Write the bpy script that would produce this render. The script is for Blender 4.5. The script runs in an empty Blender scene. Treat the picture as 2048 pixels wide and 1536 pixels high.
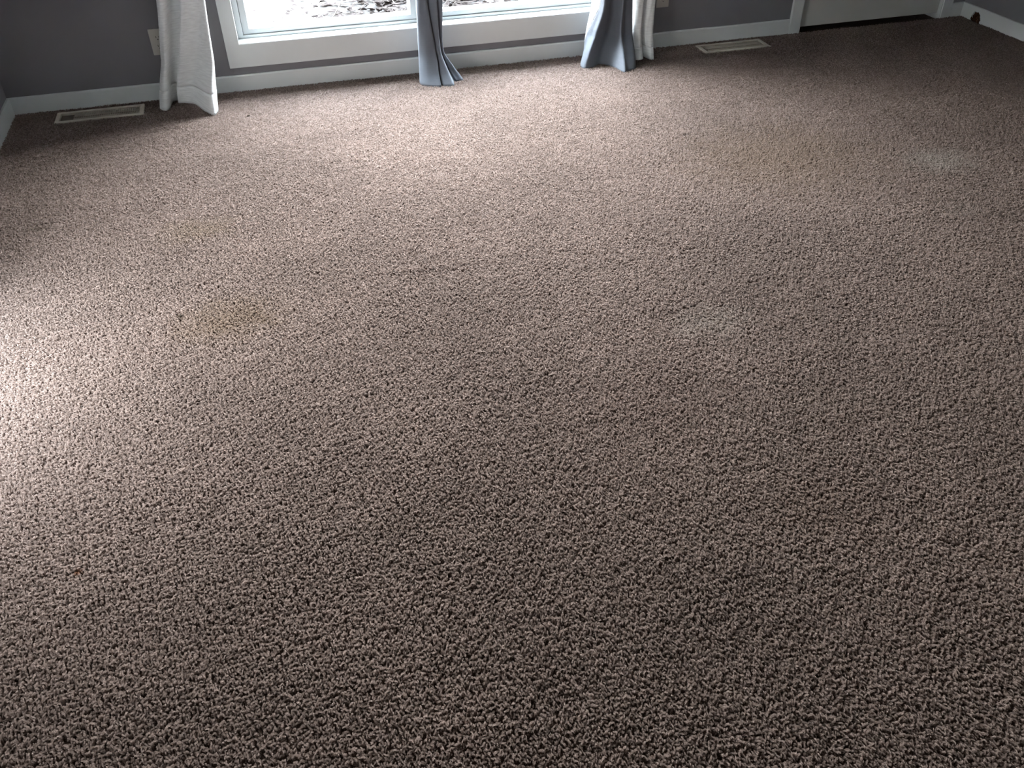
import bpy, bmesh, math
import numpy as np
from mathutils import Vector, Matrix
C = bpy.context.scene.collection
sc = bpy.context.scene
rng = np.random.default_rng(11)

# ------------------------------------------------------------------ camera
CAM_H = 1.46
cam_d = bpy.data.cameras.new('camera')
cam_d.sensor_fit = 'HORIZONTAL'; cam_d.sensor_width = 36.0
F_PX = 1689.2
cam_d.lens = F_PX / 2048 * 36.0
cam_d.clip_start = 0.02; cam_d.clip_end = 200
cam = bpy.data.objects.new('camera', cam_d); C.objects.link(cam)
RV = Vector((0.96116725, -0.27581051, -0.00927799))
UV = Vector((0.18047606, 0.60279302, 0.77721874))
FV = Vector((0.20877239, 0.74871165, -0.62916210))
m = Matrix.Identity(4)
for i in range(3):
    m[i][0] = RV[i]; m[i][1] = UV[i]; m[i][2] = -FV[i]
m[2][3] = CAM_H
cam.matrix_world = m
sc.camera = cam

# ------------------------------------------------------------------ sky, exposure
world = bpy.data.worlds.new('overcast_sky'); sc.world = world
world.use_nodes = True
wn = world.node_tree.nodes; wl = world.node_tree.links
# overcast sky: brightest overhead, a third of that at the horizon, dull tree line low down
tc = wn.new('ShaderNodeTexCoord'); sx = wn.new('ShaderNodeSeparateXYZ'); sr = wn.new('ShaderNodeValToRGB')
wl.new(tc.outputs['Generated'], sx.inputs[0]); wl.new(sx.outputs['Z'], sr.inputs['Fac']); wl.new(sr.outputs['Color'], wn['Background'].inputs['Color'])
sr.color_ramp.elements[0].position = 0.05; sr.color_ramp.elements[0].color = (0.20, 0.195, 0.19, 1)
sr.color_ramp.elements[1].position = 1.0; sr.color_ramp.elements[1].color = (0.76, 0.885, 1.02, 1)
e_ = sr.color_ramp.elements.new(0.25); e_.color = (0.52, 0.505, 0.50, 1)
wn['Background'].inputs['Strength'].default_value = 12.0
sc.view_settings.view_transform = 'Standard'
sc.view_settings.look = 'None'
sc.view_settings.gamma = 1.0
sc.view_settings.use_curve_mapping = False
sc.view_settings.exposure = 3.22
sc.cycles.max_bounces = 8
sc.cycles.diffuse_bounces = 5
sc.cycles.transparent_max_bounces = 12
sc.cycles.caustics_reflective = False
sc.cycles.caustics_refractive = False
sc.cycles.use_denoising = True

# ------------------------------------------------------------------ room dimensions
YB = 4.282            # front face of the trim on the back wall
YW = 4.295            # back wall surface
XL, XR = -1.161, 3.946
XLW, XRW = -1.174, 3.959
YF = -3.2             # wall behind the camera
ZF = -0.011           # floor under the pile; the pile tops are at z = 0
ZC = 2.43
BH = 0.0746
WX0, WX1, WZ0, WZ1 = -0.117, 1.711, 0.216, 2.12      # back window opening
DX0, DX1, DZ1 = 2.882, 3.803, 2.03                   # door opening
GY0, GY1, GZ0, GZ1 = 1.66, 2.52, 0.08, 0.74          # low window in the left wall

# portals only guide the sampling of the sky through the two openings
def portal(name, loc, rot, sx, sy):
    d = bpy.data.lights.new(name, 'AREA'); d.shape = 'RECTANGLE'; d.size = sx; d.size_y = sy
    d.cycles.is_portal = True
    o = bpy.data.objects.new(name, d); C.objects.link(o); o.location = loc; o.rotation_euler = rot
portal('window_daylight', ((WX0 + WX1) / 2, 4.44, (WZ0 + WZ1) / 2), (-math.pi / 2, 0, 0), WX1 - WX0, WZ1 - WZ0)
portal('low_window_daylight', (XLW - 0.16, (GY0 + GY1) / 2, (GZ0 + GZ1) / 2), (0, -math.pi / 2, 0), GZ1 - GZ0, GY1 - GY0)

# ------------------------------------------------------------------ materials
def mat(name, col, rough=0.6, spec=0.3, noise=None, bump=None, sheen=0.0):
    """noise = (scale, amount), bump = (scale, strength, distance)"""
    mt = bpy.data.materials.new(name); mt.use_nodes = True
    nt = mt.node_tree; n = nt.nodes; l = nt.links
    b = n['Principled BSDF']
    b.inputs['Base Color'].default_value = (*col, 1)
    b.inputs['Roughness'].default_value = rough
    b.inputs['Specular IOR Level'].default_value = spec
    if sheen: b.inputs['Sheen Weight'].default_value = sheen
    geo = n.new('ShaderNodeNewGeometry')
    if noise:
        t = n.new('ShaderNodeTexNoise'); t.inputs['Scale'].default_value = noise[0]; t.inputs['Detail'].default_value = 4
        l.new(geo.outputs['Position'], t.inputs['Vector'])
        r = n.new('ShaderNodeMapRange'); r.inputs['From Min'].default_value = .3; r.inputs['From Max'].default_value = .7
        r.inputs['To Min'].default_value = 1 - noise[1]; r.inputs['To Max'].default_value = 1 + noise[1]
        l.new(t.outputs['Fac'], r.inputs['Value'])
        v = n.new('ShaderNodeVectorMath'); v.operation = 'SCALE'; v.inputs[0].default_value = col
        l.new(r.outputs['Result'], v.inputs['Scale']); l.new(v.outputs['Vector'], b.inputs['Base Color'])
    if bump:
        t = n.new('ShaderNodeTexNoise'); t.inputs['Scale'].default_value = bump[0]; t.inputs['Detail'].default_value = 3
        l.new(geo.outputs['Position'], t.inputs['Vector'])
        bp = n.new('ShaderNodeBump'); bp.inputs['Strength'].default_value = bump[1]; bp.inputs['Distance'].default_value = bump[2]
        l.new(t.outputs['Fac'], bp.inputs['Height']); l.new(bp.outputs['Normal'], b.inputs['Normal'])
    return mt

M_wall = mat('taupe_wall_paint', (0.180, 0.174, 0.186), 0.55, 0.3, (3, .04), (220, .12, .002))
M_ceil = mat('white_ceiling_paint', (0.42, 0.395, 0.355), 0.9, 0.1, (5, .03), (90, .3, .003))
M_trim = mat('white_trim_paint', (0.57, 0.585, 0.585), 0.38, 0.4, (4, .03), (60, .05, .001))
M_door = mat('white_door_paint', (0.48, 0.475, 0.45), 0.45, 0.35, (4, .03), (60, .05, .001))
M_vinyl = mat('white_window_vinyl', (0.43, 0.445, 0.45), 0.3, 0.45, (6, .02))
M_plate = mat('ivory_outlet_plastic', (0.46, 0.445, 0.40), 0.35, 0.45)
M_slot = mat('dark_slot', (0.10, 0.095, 0.09), 0.6)
M_screw = mat('painted_screw', (0.45, 0.43, 0.38), 0.35, 0.5)
M_vent = mat('beige_vent_enamel', (0.40, 0.35, 0.30), 0.4, 0.3, (25, .10))
M_slat = mat('beige_vent_slats', (0.30, 0.255, 0.215), 0.5, 0.3, (25, .12))
M_duct = mat('dusty_duct_metal', (0.09, 0.075, 0.062), 0.7, 0.3, (30, .2))
M_wood = mat('splintered_brown_wood', (0.055, 0.024, 0.014), 0.85, 0.1, (70, .55), (150, .8, .004))
M_wood2 = mat('pale_torn_wood', (0.13, 0.065, 0.04), 0.85, 0.1, (90, .4))
M_crumb = mat('dark_crumb', (0.05, 0.035, 0.025), 0.8, 0.1)
M_under = mat('carpet_backing', (0.13, 0.095, 0.078), 0.95, 0.05, (120, .3), (300, 1, .006))
def ground_mat():
    mt = mat('snow_with_bare_soil', (0.84, 0.86, 0.88), 0.85, 0.15, None, (6, .6, .05))
    n = mt.node_tree.nodes; l = mt.node_tree.links; b = n['Principled BSDF']
    geo = n.new('ShaderNodeNewGeometry'); nz = n.new('ShaderNodeTexNoise'); nz.inputs['Scale'].default_value = 5.5; nz.inputs['Detail'].default_value = 6
    l.new(geo.outputs['Position'], nz.inputs['Vector'])
    prev = None
    for (x, y, rx, ry) in ((.98, 5.85, .62, .55), (1.50, 6.35, .55, .55)):      # patches where the snow has melted off
        sub = n.new('ShaderNodeVectorMath'); sub.operation = 'SUBTRACT'; sub.inputs[1].default_value = (x, y, 0)
        mul = n.new('ShaderNodeVectorMath'); mul.operation = 'MULTIPLY'; mul.inputs[1].default_value = (1 / rx, 1 / ry, 0)
        ln = n.new('ShaderNodeVectorMath'); ln.operation = 'LENGTH'
        l.new(geo.outputs['Position'], sub.inputs[0]); l.new(sub.outputs['Vector'], mul.inputs[0]); l.new(mul.outputs['Vector'], ln.inputs[0])
        if prev is None: prev = ln.outputs['Value']
        else:
            mi = n.new('ShaderNodeMath'); mi.operation = 'MINIMUM'; l.new(prev, mi.inputs[0]); l.new(ln.outputs['Value'], mi.inputs[1]); prev = mi.outputs[0]
    ad = n.new('ShaderNodeMath'); ad.operation = 'MULTIPLY_ADD'; ad.inputs[1].default_value = 2.4; l.new(nz.outputs['Fac'], ad.inputs[0]); l.new(prev, ad.inputs[2])
    mr = n.new('ShaderNodeMapRange'); mr.inputs['From Min'].default_value = 2.42; mr.inputs['From Max'].default_value = 2.28; l.new(ad.outputs[0], mr.inputs['Value'])
    n2 = n.new('ShaderNodeTexNoise'); n2.inputs['Scale'].default_value = 40; l.new(geo.outputs['Position'], n2.inputs['Vector'])
    rp = n.new('ShaderNodeValToRGB'); rp.color_ramp.elements[0].position = .3; rp.color_ramp.elements[0].color = (.010, .0088, .0093, 1)
    rp.color_ramp.elements[1].position = .7; rp.color_ramp.elements[1].color = (.019, .017, .0172, 1); l.new(n2.outputs['Fac'], rp.inputs['Fac'])
    mx = n.new('ShaderNodeMix'); mx.data_type = 'RGBA'; mx.inputs['A'].default_value = (0.84, 0.86, 0.88, 1)
    l.new(mr.outputs['Result'], mx.inputs['Factor']); l.new(rp.outputs['Color'], mx.inputs['B']); l.new(mx.outputs['Result'], b.inputs['Base Color'])
    return mt
M_snow = ground_mat()
M_leaf = mat('dead_leaves', (0.019, 0.0155, 0.0150), 0.9, 0.02, (18, .55))
M_stem = mat('dried_stems', (0.045, 0.039, 0.036), 0.9, 0.02, (30, .3))

def glass_mat():
    mt = bpy.data.materials.new('window_glass'); mt.use_nodes = True
    n = mt.node_tree.nodes; l = mt.node_tree.links
    for x in list(n): n.remove(x)
    out = n.new('ShaderNodeOutputMaterial'); tr = n.new('ShaderNodeBsdfTransparent'); gl = n.new('ShaderNodeBsdfGlossy')
    gl.inputs['Roughness'].default_value = 0.02
    tr.inputs['Color'].default_value = (0.95, 0.97, 0.96, 1)
    fr = n.new('ShaderNodeFresnel'); fr.inputs['IOR'].default_value = 1.45
    mx = n.new('ShaderNodeMixShader')
    ge = n.new('ShaderNodeNewGeometry'); sb = n.new('ShaderNodeMath'); sb.operation = 'SUBTRACT'; sb.inputs[0].default_value = 1.0
    mu = n.new('ShaderNodeMath'); mu.operation = 'MULTIPLY'          # reflect at the outer face of each pane only
    l.new(ge.outputs['Backfacing'], sb.inputs[1]); l.new(sb.outputs[0], mu.inputs[0]); l.new(fr.outputs['Fac'], mu.inputs[1])
    l.new(mu.outputs[0], mx.inputs['Fac']); l.new(tr.outputs[0], mx.inputs[1]); l.new(gl.outputs[0], mx.inputs[2])
    l.new(mx.outputs[0], out.inputs['Surface'])
    return mt
M_glass = glass_mat()

def fabric_mat(name, col, slub, transl, weave=900, blotch=0.0):
    """cloth woven with horizontal slubs, letting part of the light through"""
    mt = bpy.data.materials.new(name); mt.use_nodes = True
    n = mt.node_tree.nodes; l = mt.node_tree.links
    b = n['Principled BSDF']; out = n['Material Output']
    b.inputs['Roughness'].default_value = 0.85; b.inputs['Specular IOR Level'].default_value = 0.12
    b.inputs['Sheen Weight'].default_value = 0.15
    uv = n.new('ShaderNodeUVMap')
    mp = n.new('ShaderNodeMapping'); mp.inputs['Scale'].default_value = (26, 170, 1)
    l.new(uv.outputs['UV'], mp.inputs['Vector'])
    t = n.new('ShaderNodeTexNoise'); t.inputs['Scale'].default_value = 1.0; t.inputs['Detail'].default_value = 3
    l.new(mp.outputs['Vector'], t.inputs['Vector'])
    r = n.new('ShaderNodeMapRange'); r.inputs['From Min'].default_value = .3; r.inputs['From Max'].default_value = .72
    r.inputs['To Min'].default_value = 1 - slub; r.inputs['To Max'].default_value = 1 + slub * .4
    l.new(t.outputs['Fac'], r.inputs['Value'])
    v = n.new('ShaderNodeVectorMath'); v.operation = 'SCALE'; v.inputs[0].default_value = col
    l.new(r.outputs['Result'], v.inputs['Scale'])
    l.new(v.outputs['Vector'], b.inputs['Base Color'])
    w = n.new('ShaderNodeTexNoise'); w.inputs['Scale'].default_value = weave; w.inputs['Detail'].default_value = 2
    l.new(uv.outputs['UV'], w.inputs['Vector'])
    ad = n.new('ShaderNodeMath'); ad.operation = 'MULTIPLY_ADD'; ad.inputs[1].default_value = 0.5
    l.new(w.outputs['Fac'], ad.inputs[0]); l.new(t.outputs['Fac'], ad.inputs[2])
    bp = n.new('ShaderNodeBump'); bp.inputs['Strength'].default_value = 0.25; bp.inputs['Distance'].default_value = 0.002
    l.new(ad.outputs[0], bp.inputs['Height']); l.new(bp.outputs['Normal'], b.inputs['Normal'])
    tl = n.new('ShaderNodeBsdfTranslucent'); l.new(v.outputs['Vector'], tl.inputs['Color'])
    mx = n.new('ShaderNodeMixShader'); mx.inputs['Fac'].default_value = transl
    l.new(b.outputs[0], mx.inputs[1]); l.new(tl.outputs[0], mx.inputs[2]); l.new(mx.outputs[0], out.inputs['Surface'])
    return mt
M_sheer = fabric_mat('white_linen_slub', (0.77, 0.785, 0.79), 0.15, 0.08)
M_drape = fabric_mat('blue_grey_drape', (0.125, 0.136, 0.160), 0.04, 0.03)
M_lit_edge = fabric_mat('white_painted_drape_light', (0.62, 0.63, 0.65), 0.03, 0.3)  # window light on the drape's left edge, put into a white cloth colour

STAINS = [  # x, y, radius along x, radius along y, colour, strength
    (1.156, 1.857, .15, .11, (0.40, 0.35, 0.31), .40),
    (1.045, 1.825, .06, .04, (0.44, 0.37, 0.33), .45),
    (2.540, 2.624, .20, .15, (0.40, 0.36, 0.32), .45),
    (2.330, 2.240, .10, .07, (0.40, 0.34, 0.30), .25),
    (-0.905, 3.080, .06, .035, (0.10, 0.075, 0.055), .55),
    (-0.250, 2.290, .22, .16, (0.22, 0.155, 0.10), .45),
    (-0.350, 2.900, .18, .12, (0.24, 0.18, 0.12), .35),
    (-0.597, 1.386, .012, .010, (0.30, 0.12, 0.05), .8),
    (1.95, 2.85, .55, .45, (0.225, 0.160, 0.110), .40),
    (0.80, 1.55, .35, .25, (0.20, 0.135, 0.115), .2),
    (1.05, 1.10, .20, .16, (0.19, 0.13, 0.105), .30),
]
def carpet_mat():
    mt = bpy.data.materials.new('brown_twist_pile'); mt.use_nodes = True
    n = mt.node_tree.nodes; l = mt.node_tree.links
    b = n['Principled BSDF']
    b.inputs['Roughness'].default_value = 0.95; b.inputs['Specular IOR Level'].default_value = 0.04
    geo = n.new('ShaderNodeNewGeometry'); ci = n.new('ShaderNodeHairInfo')
    ramp = n.new('ShaderNodeValToRGB')
    e = ramp.color_ramp.elements
    e[0].position = 0; e[0].color = (0.185, 0.138, 0.118, 1)
    e[1].position = 1; e[1].color = (0.400, 0.313, 0.280, 1)
    l.new(ci.outputs['Random'], ramp.inputs['Fac'])
    col = ramp.outputs['Color']
    t = n.new('ShaderNodeTexNoise'); t.inputs['Scale'].default_value = 1.7; t.inputs['Detail'].default_value = 5
    l.new(geo.outputs['Position'], t.inputs['Vector'])
    r = n.new('ShaderNodeMapRange'); r.inputs['From Min'].default_value = .3; r.inputs['From Max'].default_value = .7
    r.inputs['To Min'].default_value = .88; r.inputs['To Max'].default_value = 1.10
    l.new(t.outputs['Fac'], r.inputs['Value'])
    v = n.new('ShaderNodeVectorMath'); v.operation = 'SCALE'
    l.new(col, v.inputs[0]); l.new(r.outputs['Result'], v.inputs['Scale'])
    col = v.outputs['Vector']
    wob = n.new('ShaderNodeTexNoise'); wob.inputs['Scale'].default_value = 14; wob.inputs['Detail'].default_value = 4
    l.new(geo.outputs['Position'], wob.inputs['Vector'])
    for (x, y, rx, ry, c, s) in STAINS:
        sub = n.new('ShaderNodeVectorMath'); sub.operation = 'SUBTRACT'; sub.inputs[1].default_value = (x, y, 0)
        l.new(geo.outputs['Position'], sub.inputs[0])
        mul = n.new('ShaderNodeVectorMath'); mul.operation = 'MULTIPLY'; mul.inputs[1].default_value = (1 / rx, 1 / ry, 0)
        l.new(sub.outputs['Vector'], mul.inputs[0])
        ln = n.new('ShaderNodeVectorMath'); ln.operation = 'LENGTH'; l.new(mul.outputs['Vector'], ln.inputs[0])
        ad = n.new('ShaderNodeMath'); ad.operation = 'ADD'; l.new(ln.outputs['Value'], ad.inputs[0]); l.new(wob.outputs['Fac'], ad.inputs[1])
        mr = n.new('ShaderNodeMapRange'); mr.interpolation_type = 'SMOOTHSTEP'
        mr.inputs['From Min'].default_value = 1.6; mr.inputs['From Max'].default_value = 0.6
        mr.inputs['To Min'].default_value = 0; mr.inputs['To Max'].default_value = s
        l.new(ad.outputs[0], mr.inputs['Value'])
        mx = n.new('ShaderNodeMix'); mx.data_type = 'RGBA'; mx.inputs['B'].default_value = (*c, 1)
        l.new(mr.outputs['Result'], mx.inputs['Factor']); l.new(col, mx.inputs['A'])
        col = mx.outputs['Result']
    l.new(col, b.inputs['Base Color'])
    tl = n.new('ShaderNodeBsdfTranslucent'); l.new(col, tl.inputs['Color'])      # nylon yarn passes light on
    ms = n.new('ShaderNodeMixShader'); ms.inputs['Fac'].default_value = 0.5
    l.new(b.outputs[0], ms.inputs[1]); l.new(tl.outputs[0], ms.inputs[2]); l.new(ms.outputs[0], n['Material Output'].inputs['Surface'])
    return mt
M_pile = carpet_mat()

# ------------------------------------------------------------------ helpers
def obj(name, bm, material, parent=None, bevel=0.0, smooth=False, **props):
    bmesh.ops.recalc_face_normals(bm, faces=bm.faces)
    me = bpy.data.meshes.new(name); bm.to_mesh(me); bm.free()
    if smooth:
        for p in me.polygons: p.use_smooth = True
    me.materials.append(material)
    o = bpy.data.objects.new(name, me); C.objects.link(o)
    if parent is not None:
        o.parent = parent
        o.location = -Vector(parent.location)       # meshes are modelled in room coordinates
    if bevel:
        b = o.modifiers.new('bevel', 'BEVEL'); b.width = bevel; b.segments = 2; b.limit_method = 'ANGLE'
    for k, v in props.items(): o[k] = v
    return o
def thing(name, loc=(0, 0, 0), **props):
    o = bpy.data.objects.new(name, None); C.objects.link(o); o.location = loc; o.empty_display_size = .1
    for k, v in props.items(): o[k] = v
    return o
def add_box(bm, x0, x1, y0, y1, z0, z1):
    vs = [bm.verts.new((x, y, z)) for x in (x0, x1) for y in (y0, y1) for z in (z0, z1)]
    for f in ((0, 1, 3, 2), (4, 6, 7, 5), (0, 4, 5, 1), (2, 3, 7, 6), (0, 2, 6, 4), (1, 5, 7, 3)):
        bm.faces.new([vs[i] for i in f])
def box(*a):
    bm = bmesh.new(); add_box(bm, *a); return bm
def boxes(lst):
    bm = bmesh.new()
    for a in lst: add_box(bm, *a)
    return bm
def ring(bm, outer, inner, y0, y1):
    """flat rectangular frame in the xz plane, mitred; outer / inner = (x0, x1, z0, z1)"""
    def loop(r, y): return [bm.verts.new((r[a], y, r[b])) for a, b in ((0, 2), (1, 2), (1, 3), (0, 3))]
    of, inf, ob, ib = loop(outer, y0), loop(inner, y0), loop(outer, y1), loop(inner, y1)
    for i in range(4):
        j = (i + 1) % 4
        bm.faces.new((of[i], of[j], inf[j], inf[i])); bm.faces.new((ob[i], ib[i], ib[j], ob[j]))
        bm.faces.new((of[i], ob[i], ob[j], of[j])); bm.faces.new((inf[i], inf[j], ib[j], ib[i]))
def frame(outer, inner, y0, y1):
    bm = bmesh.new(); ring(bm, outer, inner, y0, y1); return bm
def prism_x(outline, x0, x1):
    """outline of (y, z) points extruded along x"""
    bm = bmesh.new()
    a = [bm.verts.new((x0, y, z)) for y, z in outline]; b = [bm.verts.new((x1, y, z)) for y, z in outline]
    bm.faces.new(a); bm.faces.new(b[::-1])
    for i in range(len(a)):
        j = (i + 1) % len(a); bm.faces.new((a[i], b[i], b[j], a[j]))
    return bm
def prism_y(outline, y0, y1):
    bm = bmesh.new()
    a = [bm.verts.new((x, y0, z)) for x, z in outline]; b = [bm.verts.new((x, y1, z)) for x, z in outline]
    bm.faces.new(a); bm.faces.new(b[::-1])
    for i in range(len(a)):
        j = (i + 1) % len(a); bm.faces.new((a[i], b[i], b[j], a[j]))
    return bm
def add_tube(bm, pts, rads, n=6):
    pts = [Vector(p) for p in pts]; prev = None
    for i, p in enumerate(pts):
        d = (pts[min(i + 1, len(pts) - 1)] - pts[max(i - 1, 0)]).normalized()
        a = d.orthogonal().normalized() if i == 0 else (a - d * a.dot(d)).normalized()
        b = d.cross(a)
        loop = [bm.verts.new(p + (a * math.cos(t) + b * math.sin(t)) * rads[i]) for t in [2 * math.pi * k / n for k in range(n)]]
        if prev:
            for k in range(n): bm.faces.new((prev[k], prev[(k + 1) % n], loop[(k + 1) % n], loop[k]))
        else: bm.faces.new(loop[::-1])
        prev = loop
    bm.faces.new(prev)

# ------------------------------------------------------------------ room shell
T = 0.16
obj('floor', box(XLW - T, XRW + T, YF - T, YW + T + .7, ZF - .06, ZF), M_under, kind='structure')
obj('ceiling', box(XLW - T, XRW + T, YF - T, YW + T + .7, ZC, ZC + .1), M_ceil, kind='structure')
def wall_with_holes(axis, p0, p1, u0, u1, z0, z1, holes):
    """wall slab between planes p0 and p1, cut into rectangles round its openings; axis = the normal"""
    us = sorted({u0, u1, *[h[0] for h in holes], *[h[1] for h in holes]})
    zs = sorted({z0, z1, *[h[2] for h in holes], *[h[3] for h in holes]})
    bm = bmesh.new()
    for a, b in zip(us, us[1:]):
        for c, d in zip(zs, zs[1:]):
            if any(h[0] <= a and b <= h[1] and h[2] <= c and d <= h[3] for h in holes): continue
            if axis == 'y': add_box(bm, a, b, p0, p1, c, d)
            else: add_box(bm, p0, p1, a, b, c, d)
    bmesh.ops.remove_doubles(bm, verts=bm.verts, dist=1e-5)
    seen = {}
    for f in bm.faces:
        seen.setdefault(tuple(round(c, 4) for c in f.calc_center_median()), []).append(f)
    bmesh.ops.delete(bm, geom=[f for fs in seen.values() if len(fs) > 1 for f in fs], context='FACES')
    return bm
JW = .019
obj('wall_back', wall_with_holes('y', YW, YW + T, XLW, XRW, ZF, ZC,
    [(WX0 - JW, WX1 + JW, WZ0 - JW, WZ1 + JW), (DX0 - JW, DX1 + JW, ZF, DZ1 + JW)]), M_wall, kind='structure')
obj('wall_left', wall_with_holes('x', XLW - T, XLW, YF, YW + T, ZF, ZC, [(GY0, GY1, ZF, GZ1)]), M_wall, kind='structure')
obj('wall_right', box(XRW, XRW + T, YF, YW + T, ZF, ZC), M_wall, kind='structure')
obj('wall_front', box(XLW, XRW, YF - T, YF, ZF, ZC), M_wall, kind='structure')
# the dark closet behind the door
obj('wall_closet', boxes([(2.6, 2.7, YW + T, YW + T + .7, ZF, ZC), (3.95, 4.05, YW + T, YW + T + .7, ZF, ZC),
                          (2.6, 4.05, YW + T + .6, YW + T + .7, ZF, ZC)]), M_wall, kind='structure')

prof = [(YW, ZF), (YB, ZF), (YB, BH - .006), (YB + .004, BH), (YW, BH)]
obj('baseboard_back', prism_x(prof, XLW, 2.8165), M_trim, kind='structure')
obj('baseboard_back_right', prism_x(prof, 3.8665, XRW), M_trim, kind='structure')
profl = [(XLW, ZF), (XL, ZF), (XL, BH - .006), (XL - .004, BH), (XLW, BH)]
obj('baseboard_left', prism_y(profl, GY1 + .07, YW), M_trim, kind='structure')
# right baseboard: its outline along the wall has a ragged hole broken out at the floor
side = [(YF, ZF), (4.118, ZF), (4.124, .006), (4.119, .016), (4.128, .026), (4.131, .040), (4.142, .047), (4.150, .053),
        (4.163, .048), (4.176, .052), (4.186, .043), (4.189, .031), (4.197, .022), (4.193, .012), (4.200, ZF), (YW, ZF), (YW, BH), (YF, BH)]
br = obj('baseboard_right', prism_x(side, XR, XRW), M_trim, kind='structure')
bm = bmesh.new()
r2 = np.random.default_rng(3)
for k in range(9):          # torn fibres in the hole
    y = 4.128 + .065 * r2.random(); z = ZF + .002 + .02 * r2.random(); h = .012 + .028 * r2.random()
    add_tube(bm, [(XRW - .002, y, z), (XRW - .007 - .006 * r2.random(), y + .01 * (r2.random() - .5), z + h * .6), (XRW - .004 - .012 * r2.random(), y + .014 * (r2.random() - .5), z + h)],
             [.005, .0055, .002], 5)
obj('splintered_wood', bm, M_wood, br, label='dark brown splintered hole broken in the white baseboard')
bm = bmesh.new()
for y, z in ((4.142, .006), (4.150, .02)):
    add_tube(bm, [(XRW - .006, y, z - .01), (XR + .001, y + .004, z), (XR + .001, y - .002, z + .012)], [.004, .004, .0015], 5)
obj('torn_chip', bm, M_wood2, br, label='paler brown torn chip inside the dark hole')
obj('hole_backing', box(XRW - .003, XRW - .0005, 4.12, 4.198, ZF, .05), M_wood, br)

# ------------------------------------------------------------------ window in the back wall
w1 = thing('window_1', ((WX0 + WX1) / 2, YW, WZ0), kind='structure')
CW = .063
obj('casing', frame((WX0 - CW, WX1 + CW, .1087, WZ1 + .07), (WX0, WX1, WZ0, WZ1), YB, YW), M_trim, w1, bevel=.0025)
obj('jamb', frame((WX0 - JW, WX1 + JW, WZ0 - JW, WZ1 + JW), (WX0, WX1, WZ0, WZ1), YB + .001, YW + T - .01), M_trim, w1)
FY = 4.368
FW = .026
wfz = WZ0
bm = frame((WX0, WX1, wfz, WZ1), (WX0 + FW, WX1 - FW, wfz + .014, WZ1 - FW), FY, FY + .07)
XM = (WX0 + WX1) / 2
add_box(bm, XM - .020, XM + .020, FY, FY + .07, wfz + .014, WZ1 - FW)
obj('window_frame', bm, M_vinyl, w1, bevel=.002)
for (a, b) in ((WX0 + FW, XM - .020), (XM + .020, WX1 - FW)):
    s0, s1, z0, z1 = a, b, wfz + .014, WZ1 - FW
    g0, g1, h0, h1 = s0 + .040, s1 - .064, z0 + .034, z1 - .05
    if a > XM: g0, g1 = s0 + .064, s1 - .040
    sash = obj('sash', frame((s0, s1, z0, z1), (g0 - .008, g1 + .008, h0 - .010, h1 + .01), FY + .010, FY + .055), M_vinyl, w1, bevel=.003)
    bm = frame((g0 - .008, g1 + .008, h0 - .010, h1 + .01), (g0, g1, h0, h1), FY + .018, FY + .045)
    # sloping glazing bead: push the inner front edge back
    for v in bm.verts:
        if abs(v.co.y - (FY + .018)) < 1e-4 and g0 - .001 < v.co.x < g1 + .001 and h0 - .001 < v.co.z < h1 + .001: v.co.y += .012
    bd = obj('glazing_bead', bm, M_vinyl, sash); bd.location = (0, 0, 0)
    pn = obj('pane', box(g0, g1, FY + .034, FY + .038, h0, h1), M_glass, sash); pn.location = (0, 0, 0)

# ------------------------------------------------------------------ low window in the left wall (beside the camera, lights the floor)
d2 = thing('window_2', (XLW, (GY0 + GY1) / 2, 0), kind='structure')
bm = boxes([(XLW - T, XL, GY0 - .06, GY0, ZF, GZ1 + .06), (XLW - T, XL, GY1, GY1 + .06, ZF, GZ1 + .06), (XLW - T, XL, GY0, GY1, GZ1, GZ1 + .06),
            (XLW - T, XLW, GY0, GY1, ZF, GZ0)])
obj('window_frame', bm, M_trim, d2)
ym = (GY0 + GY1) / 2
for (a, b, xo) in ((GY0, ym + .03, -.06), (ym - .03, GY1, -.11)):
    lf = obj('sash', boxes([(XLW + xo, XLW + xo + .04, a, a + .06, GZ0, GZ1), (XLW + xo, XLW + xo + .04, b - .06, b, GZ0, GZ1),
        (XLW + xo, XLW + xo + .04, a + .06, b - .06, GZ0, GZ0 + .07), (XLW + xo, XLW + xo + .04, a + .06, b - .06, GZ1 - .07, GZ1)]), M_vinyl, d2)
    pn = obj('pane', box(XLW + xo + .018, XLW + xo + .022, a + .06, b - .06, GZ0 + .07, GZ1 - .07), M_glass, lf); pn.location = (0, 0, 0)

# ------------------------------------------------------------------ white door in the back wall
d1 = thing('door_1', ((DX0 + DX1) / 2, YW, ZF), kind='structure')
DC = .0655
bm = boxes([(DX0 - DC, DX0, YB - .004, YW, ZF, DZ1 + DC), (DX1, DX1 + DC, YB - .004, YW, ZF, DZ1 + DC), (DX0, DX1, YB - .004, YW, DZ1, DZ1 + DC)])
obj('casing', bm, M_trim, d1, bevel=.004)
obj('jamb', boxes([(DX0 - JW, DX0 + .004, YB, YW + T, ZF, DZ1), (DX1 - .004, DX1 + JW, YB, YW + T, ZF, DZ1), (DX0 - JW, DX1 + JW, YB, YW + T, DZ1, DZ1 + JW)]), M_trim, d1)
leaf = obj('door_leaf', box(DX0 + .006, DX1 - .006, YW + .012, YW + .047, .022, DZ1 - .004), M_door, d1, bevel=.0015)
bm = bmesh.new()
add_tube(bm, [(DX0 + .07, YW + .012, .95), (DX0 + .07, YW - .03, .95)], [.028, .012], 14)
add_tube(bm, [(DX0 + .07, YW - .028, .95), (DX0 + .07, YW - .04, .95), (DX0 + .07, YW - .062, .95), (DX0 + .07, YW - .072, .95)], [.012, .026, .027, .016], 14)
k = obj('door_knob', bm, M_screw, leaf, smooth=True); k.location = (0, 0, 0)

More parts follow.
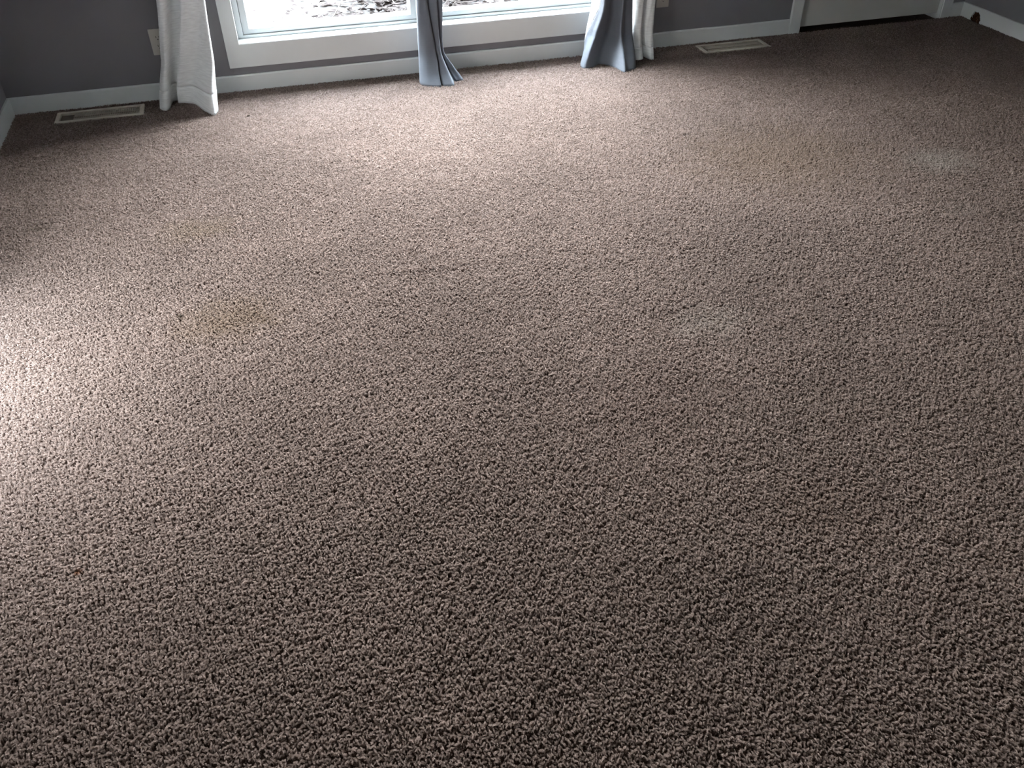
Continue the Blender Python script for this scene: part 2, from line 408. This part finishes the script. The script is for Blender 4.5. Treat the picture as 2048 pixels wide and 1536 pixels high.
# ------------------------------------------------------------------ outlets
def outlet(cx, label):
    z0, z1 = .2005, .3155; zc = (z0 + z1) / 2
    o = thing('wall_outlet', (cx, YW, zc), label=label, category='outlet', group='wall outlets beside the window')
    obj('cover_plate', box(cx - .035, cx + .035, YW - .006, YW, z0, z1), M_plate, o, bevel=.003)
    for s in (-1, 1):
        c = zc + s * .0195
        bm = bmesh.new()
        outl = [(cx + .0165 * math.cos(t), c + max(-.0125, min(.0125, .0165 * math.sin(t)))) for t in np.linspace(0, 2 * math.pi, 25)[:-1]]
        a = [bm.verts.new((x, YW - .0085, z)) for x, z in outl]; b = [bm.verts.new((x, YW - .005, z)) for x, z in outl]
        bm.faces.new(a)
        for i in range(24): bm.faces.new((a[i], b[i], b[(i + 1) % 24], a[(i + 1) % 24]))
        so = obj('socket', bm, M_plate, o)
        sl = boxes([(cx - .0075, cx - .005, YW - .0088, YW - .008, c - .001, c + .008), (cx + .005, cx + .0075, YW - .0088, YW - .008, c, c + .007),
                    (cx - .0025, cx + .0025, YW - .0088, YW - .008, c - .0095, c - .005)])
        s2 = obj('slot', sl, M_slot, so); s2.location = (0, 0, 0)
    bm = bmesh.new(); add_tube(bm, [(cx, YW - .005, zc), (cx, YW - .0072, zc)], [.0035, .003], 10)
    obj('screw', bm, M_screw, o)
outlet(-.4655, 'ivory wall outlet left of the window, half hidden behind the white curtain')
outlet(2.039, 'ivory wall outlet right of the window, between the white curtain and the door')

# ------------------------------------------------------------------ floor vents
VENTS = [(-.975, -.592, 4.112, 4.244), (2.233, 2.616, 4.112, 4.244)]
def vent(v, label, hole):
    x0, x1, y0, y1 = v
    o = thing('floor_vent', ((x0 + x1) / 2, (y0 + y1) / 2, ZF), label=label, category='floor vent', group='floor vents along the back wall')
    fw = .019
    bm = bmesh.new()
    def rect(a, z): return [bm.verts.new(p) for p in ((x0 + a, y0 + a, z), (x1 - a, y0 + a, z), (x1 - a, y1 - a, z), (x0 + a, y1 - a, z))]
    loops = [rect(-.001, ZF), rect(0, .001), rect(.004, .0035), rect(fw - .002, .0035), rect(fw, .0015), rect(fw, -.010)]
    for a, b in zip(loops, loops[1:]):
        for i in range(4): bm.faces.new((a[i], a[(i + 1) % 4], b[(i + 1) % 4], b[i]))
    obj('frame', bm, M_vent, o)
    # boxed tray under the slats: an open end lets one look into the dark duct
    bm = boxes([(x0 + fw, x1 - fw, y0 + fw, y1 - fw, ZF + .0003, ZF + .002)])
    obj('duct', bm, M_duct, o)
    hx = x0 + fw + hole
    bm = bmesh.new()
    add_box(bm, hx, x1 - fw, y0 + fw, y1 - fw, ZF + .0022, ZF + .0048)
    obj('damper', bm, M_slat, o)
    bm = bmesh.new()
    n = 30
    for k in range(n):
        x = hx + (x1 - fw - hx) * (k + .5) / n
        for (a, b) in ((y0 + fw, (y0 + y1) / 2 - .003), ((y0 + y1) / 2 + .003, y1 - fw)):
            vs = [bm.verts.new(p) for p in ((x - .003, a, -.0050), (x + .002, a, -.0012), (x + .002, b, -.0012), (x - .003, b, -.0050),
                                            (x - .0022, a, -.0060), (x + .003, a, -.0020), (x + .003, b, -.0020), (x - .0022, b, -.0060))]
            for f in ((0, 1, 2, 3), (7, 6, 5, 4), (0, 4, 5, 1), (1, 5, 6, 2), (2, 6, 7, 3), (3, 7, 4, 0)): bm.faces.new([vs[i] for i in f])
    add_box(bm, hx, x1 - fw, (y0 + y1) / 2 - .003, (y0 + y1) / 2 + .003, -.006, -.001)
    obj('louver_grille', bm, M_slat, o)
vent(VENTS[0], 'beige metal floor vent left of the white curtain, dark open end at its left', .055)
vent(VENTS[1], 'beige metal floor vent in the carpet between the window and the white door', .02)

# ------------------------------------------------------------------ curtains
def catmull(P, n):
    P = np.asarray(P, float); m_ = len(P)
    E = np.concatenate([2 * P[:1] - P[1:2], P, 2 * P[-1:] - P[-2:-1]])
    t = np.linspace(0, m_ - 1, n); i = np.minimum(t.astype(int), m_ - 2); f = (t - i)
    f = f.reshape(-1, *([1] * (P.ndim - 1)))
    a, b, c, d = E[i], E[i + 1], E[i + 2], E[i + 3]
    return .5 * ((2 * b) + (-a + c) * f + (2 * a - 5 * b + 4 * c - d) * f ** 2 + (-a + 3 * b - 3 * c + d) * f ** 3)
def curtain(name, heights, sections, material, label, category, hem=None, nu=90, thick=.0016, seed=0, hemz=None, painted_lit_edge=0):
    H = np.asarray(heights, float); S = np.asarray(sections, float)       # S[k, i] = (x, y)
    rows = np.concatenate([np.linspace(0, H[3], 40)[:-1], np.linspace(H[3], H[-1], 22)])
    k = np.interp(rows, H, np.arange(len(H)))
    dense = catmull(S, 40 * (len(H) - 1) + 1)                              # smooth in height
    idx = np.clip(np.round(k * 40).astype(int), 0, len(dense) - 1)
    grid = np.stack([catmull(dense[j], nu) for j in idx])                 # rows x nu x 2
    r = np.random.default_rng(seed)
    ph = r.random(4) * 6
    zz = rows[:, None]; uu = np.linspace(0, 1, nu)[None]
    wob = .0022 * np.sin(23 * uu + 9 * zz + ph[0]) * np.sin(14 * zz + ph[1]) + .0015 * np.sin(41 * uu - 17 * zz + ph[2])
    grid[..., 1] += wob
    base = 0 if hemz is None else np.interp(np.linspace(0, len(hemz) - 1, nu), np.arange(len(hemz)), hemz)
    low = rows[:, None] + (base * np.clip(1 - rows[:, None] / .25, 0, 1) if hemz is not None else 0) + 0 * uu
    root = thing(name, (float(S[0, :, 0].mean()), float(S[0, :, 1].mean()), 0), label=label, category=category)
    def sheet(pname, ra, rb, off, mt_=material, split=0):
        bm = bmesh.new(); uvl = bm.loops.layers.uv.new('UVMap')
        V = [[bm.verts.new((grid[a, b, 0], grid[a, b, 1] + off, low[a, b] - .002)) for b in range(nu)] for a in range(ra, rb)]
        arc = np.concatenate([[0], np.cumsum(np.linalg.norm(np.diff(grid[20], axis=0), axis=1))])
        for a in range(len(V) - 1):
            for b in range(nu - 1):
                if split and (b < split * min(1, max(0, (rows[ra + a] - .10) / .17))) != (pname == 'painted_lit_edge'): continue
                f = bm.faces.new((V[a][b], V[a][b + 1], V[a + 1][b + 1], V[a + 1][b]))
                for lp, (i, j) in zip(f.loops, ((a, b), (a, b + 1), (a + 1, b + 1), (a + 1, b))):
                    lp[uvl].uv = (arc[j], rows[ra + i])
        bmesh.ops.delete(bm, geom=[v for v in bm.verts if not v.link_faces], context='VERTS')
        me = bpy.data.meshes.new(pname); bm.to_mesh(me); bm.free()
        for p in me.polygons: p.use_smooth = True
        me.materials.append(mt_)
        o = bpy.data.objects.new(pname, me); C.objects.link(o); o.parent = root; o.location = -root.location
        s = o.modifiers.new('cloth', 'SOLIDIFY'); s.thickness = thick; s.offset = 0
        return o
    if hem:
        kh = int(np.searchsorted(rows, hem))
        sheet('hem', 0, kh + 1, 0); o = sheet('panel', kh, len(rows), 0)
        bpy.data.objects[root.children[0].name].modifiers[0].thickness = thick * 1.7
    elif painted_lit_edge:
        li = sheet('painted_lit_edge', 0, len(rows), 0, M_lit_edge, painted_lit_edge); li['label'] = 'white curtain edge with the window light painted in'
        sheet('panel', 0, len(rows), 0, material, painted_lit_edge)                     # the painted window light tapers off above the flared foot
    else:
        sheet('panel', 0, len(rows), 0)
    return root

# the white curtain left of the window
s0 = [(-.505, 4.205), (-.522, 4.165), (-.499, 4.132), (-.473, 4.15), (-.458, 4.205), (-.449, 4.185), (-.405, 4.165), (-.362, 4.150), (-.325, 4.075), (-.281, 4.000), (-.262, 4.055)]
s1 = [(-.492, 4.205), (-.503, 4.178), (-.483, 4.150), (-.459, 4.162), (-.446, 4.207), (-.436, 4.175), (-.392, 4.165), (-.350, 4.160), (-.312, 4.098), (-.272, 4.042), (-.252, 4.100)]
s2 = [(-.455, 4.212), (-.466, 4.187), (-.450, 4.164), (-.431, 4.175), (-.412, 4.206), (-.398, 4.178), (-.353, 4.172), (-.305, 4.170), (-.272, 4.135), (-.243, 4.105), (-.236, 4.155)]
s3 = [(-.412, 4.212), (-.420, 4.187), (-.400, 4.165), (-.379, 4.175), (-.356, 4.206), (-.336, 4.178), (-.296, 4.170), (-.255, 4.172), (-.236, 4.172), (-.219, 4.180), (-.222, 4.206)]
for s_ in (s0, s1, s2, s3):
    s_[3] = (s_[3][0] - .006, s_[3][1] + .004); s_[5] = (s_[5][0] + .013, s_[5][1] - .004); s_[4] = (s_[4][0] - .006, s_[4][1] + .024)
    s_.insert(5, (s_[5][0] + .001, s_[4][1]))                                 # flat recess between the two folds
s4 = [(x + .02, y) for x, y in s3]; s5 = [(x * 1.25 + .11, y - .005) for x, y in s3]
curtain('white_curtain', [0, .08, .20, .455, 1.0, 2.2], [s0, s1, s2, s3, s4, s5], M_sheer,
        'white linen curtain hanging left of the window, over the left outlet', 'curtain', hem=.075, seed=1,
        hemz=[0, 0, 0, 0, .004, .006, .014, .014, .010, .002, 0, 0])
# blue grey drape in the middle of the window
m0 = [(.715, 4.205), (.701, 4.118), (.742, 4.068), (.785, 4.047), (.797, 4.085), (.806, 4.052), (.850, 4.041), (.866, 4.105), (.884, 4.098), (.914, 4.106), (.916, 4.185)]
m1 = [(.718, 4.205), (.705, 4.140), (.742, 4.100), (.786, 4.090), (.796, 4.132), (.803, 4.095), (.838, 4.088), (.848, 4.150), (.858, 4.142), (.884, 4.140), (.882, 4.195)]
m2 = [(.724, 4.207), (.712, 4.163), (.748, 4.140), (.789, 4.142), (.797, 4.180), (.802, 4.150), (.818, 4.148), (.822, 4.190), (.826, 4.172), (.836, 4.168), (.834, 4.205)]
m3 = [(.731, 4.210), (.720, 4.180), (.744, 4.163), (.768, 4.168), (.774, 4.204), (.781, 4.174), (.815, 4.168), (.821, 4.204), (.827, 4.180), (.845, 4.180), (.841, 4.212)]
m4 = [(x + .003, y) for x, y in m3]; m5 = [((x - .78) * 1.5 + .78, y) for x, y in m3]
curtain('blue_grey_curtain', [0, .045, .13, .37, 1.0, 2.2], [m0, m1, m2, m3, m4, m5], M_drape,
        'narrow blue grey curtain gathered at the middle of the window', 'curtain', seed=2)
# blue grey drape at the right end of the window
r0 = [(1.560, 4.190), (1.535, 4.118), (1.546, 4.084), (1.590, 4.092), (1.648, 4.125), (1.692, 4.062), (1.713, 3.974), (1.742, 3.988), (1.792, 4.014), (1.805, 4.070), (1.785, 4.150)]
r1 = [(1.576, 4.200), (1.556, 4.140), (1.570, 4.106), (1.610, 4.130), (1.668, 4.168), (1.708, 4.108), (1.726, 4.030), (1.752, 4.046), (1.802, 4.062), (1.814, 4.108), (1.795, 4.170)]
r2_ = [(1.588, 4.212), (1.601, 4.172), (1.616, 4.146), (1.650, 4.175), (1.700, 4.215), (1.730, 4.180), (1.743, 4.120), (1.768, 4.140), (1.812, 4.148), (1.824, 4.172), (1.806, 4.203)]
r3 = [(1.618, 4.226), (1.650, 4.184), (1.664, 4.160), (1.690, 4.185), (1.722, 4.212), (1.742, 4.180), (1.754, 4.140), (1.778, 4.160), (1.808, 4.166), (1.818, 4.182), (1.802, 4.207)]
r4 = r3; r5 = [((x - 1.73) * 1.2 + 1.73, y) for x, y in r3]
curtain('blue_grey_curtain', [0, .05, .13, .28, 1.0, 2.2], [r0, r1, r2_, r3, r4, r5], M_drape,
        'wide blue grey curtain at the right end of the window, flaring onto the carpet', 'curtain', seed=3, painted_lit_edge=9)
# white curtain right of it
q0 = [(1.815, 4.205), (1.822, 4.160), (1.842, 4.120), (1.874, 4.116), (1.892, 4.165), (1.902, 4.130), (1.918, 4.110), (1.934, 4.114), (1.930, 4.170)]
q1 = [(1.824, 4.210), (1.830, 4.170), (1.848, 4.138), (1.874, 4.140), (1.890, 4.184), (1.902, 4.152), (1.920, 4.136), (1.938, 4.142), (1.934, 4.185)]
q2 = [(1.838, 4.225), (1.840, 4.192), (1.854, 4.168), (1.878, 4.172), (1.893, 4.212), (1.904, 4.182), (1.924, 4.168), (1.946, 4.178), (1.942, 4.208)]
q3 = [(1.842, 4.228), (1.842, 4.194), (1.856, 4.170), (1.876, 4.174), (1.892, 4.214), (1.904, 4.182), (1.924, 4.168), (1.944, 4.180), (1.942, 4.212)]
q4 = q3; q5 = [((x - 1.88) * 1.2 + 1.905, y) for x, y in q3]
curtain('white_curtain', [0, .05, .125, .27, 1.0, 2.2], [q0, q1, q2, q3, q4, q5], M_sheer,
        'white linen curtain right of the window, partly behind the wide blue grey curtain', 'curtain', hem=.05, seed=4,
        hemz=[0, 0, .004, .006, .006, .004, 0, 0, 0])

# ------------------------------------------------------------------ outdoors: snow, leaf litter, dried stems
GZ = -0.12
bm = bmesh.new()
N = 60
ys = np.concatenate([np.linspace(YW + T + .72, 9, 40), np.linspace(9.5, 40, 12)]); xs = np.linspace(-22, 24, 140)
def gh(x, y): return GZ + .035 * math.sin(1.9 * x + .7 * y) * math.sin(1.3 * y + .4) + .012 * math.sin(6.1 * x - 3.3 * y)
V = [[bm.verts.new((x, y, gh(x, y))) for x in xs] for y in ys]
for a in range(len(ys) - 1):
    for b in range(len(xs) - 1): bm.faces.new((V[a][b], V[a][b + 1], V[a + 1][b + 1], V[a + 1][b]))
ys2 = np.linspace(YW + T, YW + T + .72, 8); xs2 = np.linspace(-1.2, 2.58, 40)
V = [[bm.verts.new((x, y, GZ + (0 if y < 4.6 else .4 * (gh(x, y) - GZ)))) for x in xs2] for y in ys2]
for a in range(len(ys2) - 1):
    for b in range(len(xs2) - 1): bm.faces.new((V[a][b], V[a][b + 1], V[a + 1][b + 1], V[a + 1][b]))
add_box(bm, -22, XLW - T - .01, -20, YW + T + .72, GZ - .1, GZ)
obj('ground', bm, M_snow, smooth=True, kind='structure')

r4g = np.random.default_rng(21)
def litter_density(x, y):
    # bare patch of old leaves under the middle of the window, snow to the left of it
    d = math.hypot((x - 1.0) / .55, (y - 5.85) / .6)
    return math.exp(-d * d) * 1.2 + .45 * math.exp(-(((x - 1.9) / .6) ** 2 + ((y - 6.1) / .6) ** 2))
bm = bmesh.new(); cnt = 0
while cnt < 1500:
    x, y = r4g.uniform(-.4, 3.2), r4g.uniform(4.7, 7.4)
    if r4g.random() > litter_density(x, y): continue
    cnt += 1
    z = gh(x, y) + .004 + .014 * r4g.random()
    L, W_ = r4g.uniform(.03, .075), r4g.uniform(.012, .03); az = r4g.random() * 6.28; cu = r4g.uniform(-.012, .02); tl = r4g.uniform(-.25, .25)
    ca, sa = math.cos(az), math.sin(az)
    vs = []
    for (u, v, h) in ((-1, 0, 0), (-.4, -.8, cu), (.4, -.8, cu), (1, 0, .3 * cu), (.4, .8, cu), (-.4, .8, cu)):
        a, b = u * L / 2, v * W_
        vs.append(bm.verts.new((x + ca * a - sa * b, y + sa * a + ca * b, z + h + tl * b)))
    bm.faces.new((vs[0], vs[1], vs[2], vs[3])); bm.faces.new((vs[0], vs[3], vs[4], vs[5]))
lit = obj('leaf_litter', bm, M_leaf, kind='stuff', label='brown dead leaves scattered over the snow outside the window', category='leaves')
so = lit.modifiers.new('thickness', 'SOLIDIFY'); so.thickness = .0012
bm = bmesh.new(); cnt = 0
while cnt < 260:
    x, y = r4g.uniform(-.3, 3.0), r4g.uniform(4.75, 7.0)
    if r4g.random() > .25 + litter_density(x, y): continue
    if r4g.random() > litter_density(x, y) * 1.3 + .03: continue
    cnt += 1
    az = r4g.random() * 6.28; L = r4g.uniform(.06, .22); z = gh(x, y) + .012 + .03 * r4g.random(); be = r4g.uniform(-.25, .25); r_ = r4g.uniform(.0012, .003)
    pts = []
    for t in (0, .33, .66, 1): pts.append((x + L * t * math.cos(az + be * t), y + L * t * math.sin(az + be * t), z + .03 * math.sin(t * 3) * r4g.random()))
    add_tube(bm, pts, [r_, r_, r_ * .9, r_ * .5], 5)
obj('dry_grass', bm, M_stem, lit, kind='stuff', label='pale dry grass and twigs lying among the dead leaves')
def stem(pts, r_, label):
    bm = bmesh.new(); P = catmull(pts, 14); add_tube(bm, [tuple(p) for p in P], list(np.linspace(r_, r_ * .5, 14)), 6)
    obj('dried_stem', bm, M_stem, smooth=True, label=label, category='stem', group='dried stems outside the window')
stem([(.34, 5.55, gh(.34, 5.55) + .01), (.44, 5.62, -.06), (.52, 5.75, .0)], .006, 'straight dried stem leaning outside the left window pane')
stem([(.70, 5.42, -.03), (.85, 5.40, .0), (.98, 5.30, -.02), (1.08, 5.18, gh(1.08, 5.18) + .01)], .005, 'arched dried stem outside, just left of the narrow middle curtain')

# ------------------------------------------------------------------ crumbs on the carpet
def crumb(x, y, s, label):
    bm = bmesh.new(); bmesh.ops.create_icosphere(bm, subdivisions=2, radius=s)
    r = np.random.default_rng(int(abs(x) * 1000))
    for v in bm.verts: v.co *= .7 + .6 * r.random()
    for v in bm.verts: v.co = Vector((v.co.x * 1.3 + x, v.co.y * .9 + y, v.co.z * .6))
    obj('crumb', bm, M_crumb, label=label, category='crumb')
crumb(-.130, 3.946, .006, 'tiny dark crumb on the carpet just right of the white curtain hem')
crumb(-.401, 2.349, .0055, 'tiny dark crumb alone on the lighter carpet well below the left window')

# ------------------------------------------------------------------ carpet pile: one twisted yarn per tuft
def value_noise(x, y, scale, seed):
    r = np.random.default_rng(seed); G = r.random((128, 128))
    u, v = x * scale + 40, y * scale + 40
    i, j = np.floor(u).astype(int), np.floor(v).astype(int); f, g = u - i, v - j
    f = f * f * (3 - 2 * f); g = g * g * (3 - 2 * g)
    a = G[i % 128, j % 128]; b = G[(i + 1) % 128, j % 128]; c = G[i % 128, (j + 1) % 128]; d = G[(i + 1) % 128, (j + 1) % 128]
    return (a * (1 - f) + b * f) * (1 - g) + (c * (1 - f) + d * f) * g
def fbm(x, y, s, seed):
    return (value_noise(x, y, s, seed) + .5 * value_noise(x, y, 2.1 * s, seed + 1) + .25 * value_noise(x, y, 4.3 * s, seed + 2)) / 1.75 - .5
def jitter_grid(sp):
    gx, gy = np.meshgrid(np.arange(XL, XR, sp), np.arange(-.1, YB, sp))
    gx = gx.ravel() + rng.uniform(-.5, .5, gx.size) * sp; gy = gy.ravel() + rng.uniform(-.5, .5, gy.size) * sp
    return gx, gy
def pix(x, y):
    d = np.stack([x, y, np.full_like(x, -CAM_H)], 1)
    z = np.maximum(d @ np.array(FV), .05)
    return 1024 + F_PX * (d @ np.array(RV)) / z, 768 - F_PX * (d @ np.array(UV)) / z
parts = []
for sp, inside in ((.0039, True), (.0095, False)):
    x, y = jitter_grid(sp)
    px, py = pix(x, y)
    seen = (px > -480) & (px < 2850) & (py < 1950)
    k = seen == inside
    k &= (x > XL + .001) & (x < XR - .001) & (y < YB - .001)
    for (a, b, c, d) in VENTS: k &= ~((x > a - .002) & (x < b + .002) & (y > c - .002) & (y < d + .002))
    parts.append((x[k], y[k], np.full(k.sum(), 1.0 if inside else 2.0)))
def bunch(x, y, cell):
    # pull the yarns of each tuft together round its stitch; returns the new roots and how far out each yarn sits
    g = np.random.default_rng(77); n0 = 1024
    jx, jy = g.uniform(.2, .8, (n0, n0)), g.uniform(.2, .8, (n0, n0))
    i, j = np.floor(x / cell).astype(int), np.floor(y / cell).astype(int)
    best = np.full(len(x), 1e9); bx, by = x.copy(), y.copy()
    for di in (-1, 0, 1):
        for dj in (-1, 0, 1):
            a, b = i + di, j + dj
            cx, cy = (a + jx[a % n0, b % n0]) * cell, (b + jy[a % n0, b % n0]) * cell
            d = np.hypot(x - cx, y - cy); k = d < best
            best[k] = d[k]; bx[k] = cx[k]; by[k] = cy[k]
    return x + (bx - x) * .28, y + (by - y) * .28, best / cell
X = np.concatenate([p_[0] for p_ in parts]); Y = np.concatenate([p_[1] for p_ in parts]); K = np.concatenate([p_[2] for p_ in parts])
n = len(X)
X, Y, OUT = bunch(X, Y, .0105)
lx = 1.5 * fbm(X * .5, Y * 1.6, 2.2, 5); ly = 1.5 * fbm(X * .5, Y * 1.6, 2.2, 55)          # lean left by feet and the vacuum cleaner
hf = 1 + .35 * fbm(X, Y, 9, 90)
bump_ = .0034 * np.exp(-((Y - 2.425 + .08 * (X - .23)) / .012) ** 2) * np.clip(1 - ((X - .38) / .17) ** 2, 0, 1)   # the seam ridge
bump_ += .006 * np.exp(-(((X - 1.66) / .02) ** 2 + ((Y - 3.18) / .02) ** 2))
und = .0035 * fbm(X * .6, Y, 5, 31)
phi = rng.uniform(0, 2 * np.pi, n); lean = rng.uniform(.25, 1.0, n)
tuft = value_noise(X, Y, 95, 7) - .5                                                     # yarns bunch into tufts with pits between
h = .0108 * hf * rng.uniform(.82, 1.10, n) * (1 + .25 * tuft) * (1.10 - .75 * np.minimum(OUT, .8) ** 2)
dx, dy = np.cos(phi), np.sin(phi)
curl = rng.choice([-1, 1], n) * rng.uniform(.3, 1.0, n)
tt = np.array([0, .38, .68, .88, 1.0])
zc = np.array([0, .58, .93, 1.0, .90])
NP = len(tt)
P = np.zeros((n, NP, 3), np.float32)
for i, t in enumerate(tt):
    a = lean * .0080 * t ** 2.2 * K; b = curl * .0032 * np.sin(t * 3.6) * K
    P[:, i, 0] = X + dx * a - dy * b + lx * .008 * t ** 1.5
    P[:, i, 1] = Y + dy * a + dx * b + ly * .008 * t ** 1.5
    P[:, i, 2] = ZF - .002 + (h + und + bump_ + .002) * zc[i]
P[:, :, 0] = np.clip(P[:, :, 0], XL, XR); P[:, :, 1] = np.minimum(P[:, :, 1], YB)
RAD = np.array([.0011, .00125, .00130, .0012, .0008], np.float32)[None] * (K * rng.uniform(.85, 1.15, n))[:, None]
cv = bpy.data.hair_curves.new('carpet')
cv.add_curves([NP] * n)
cv.attributes['position'].data.foreach_set('vector', P.reshape(-1))
ra = cv.attributes.get('radius') or cv.attributes.new('radius', 'FLOAT', 'POINT')
ra.data.foreach_set('value', RAD.astype(np.float32).reshape(-1))
cv.materials.append(M_pile)
co = bpy.data.objects.new('carpet', cv); C.objects.link(co)
co['kind'] = 'stuff'; co['category'] = 'carpet'
co['label'] = 'brown twisted-pile carpet covering the whole floor from wall to wall'
print('tufts', n)
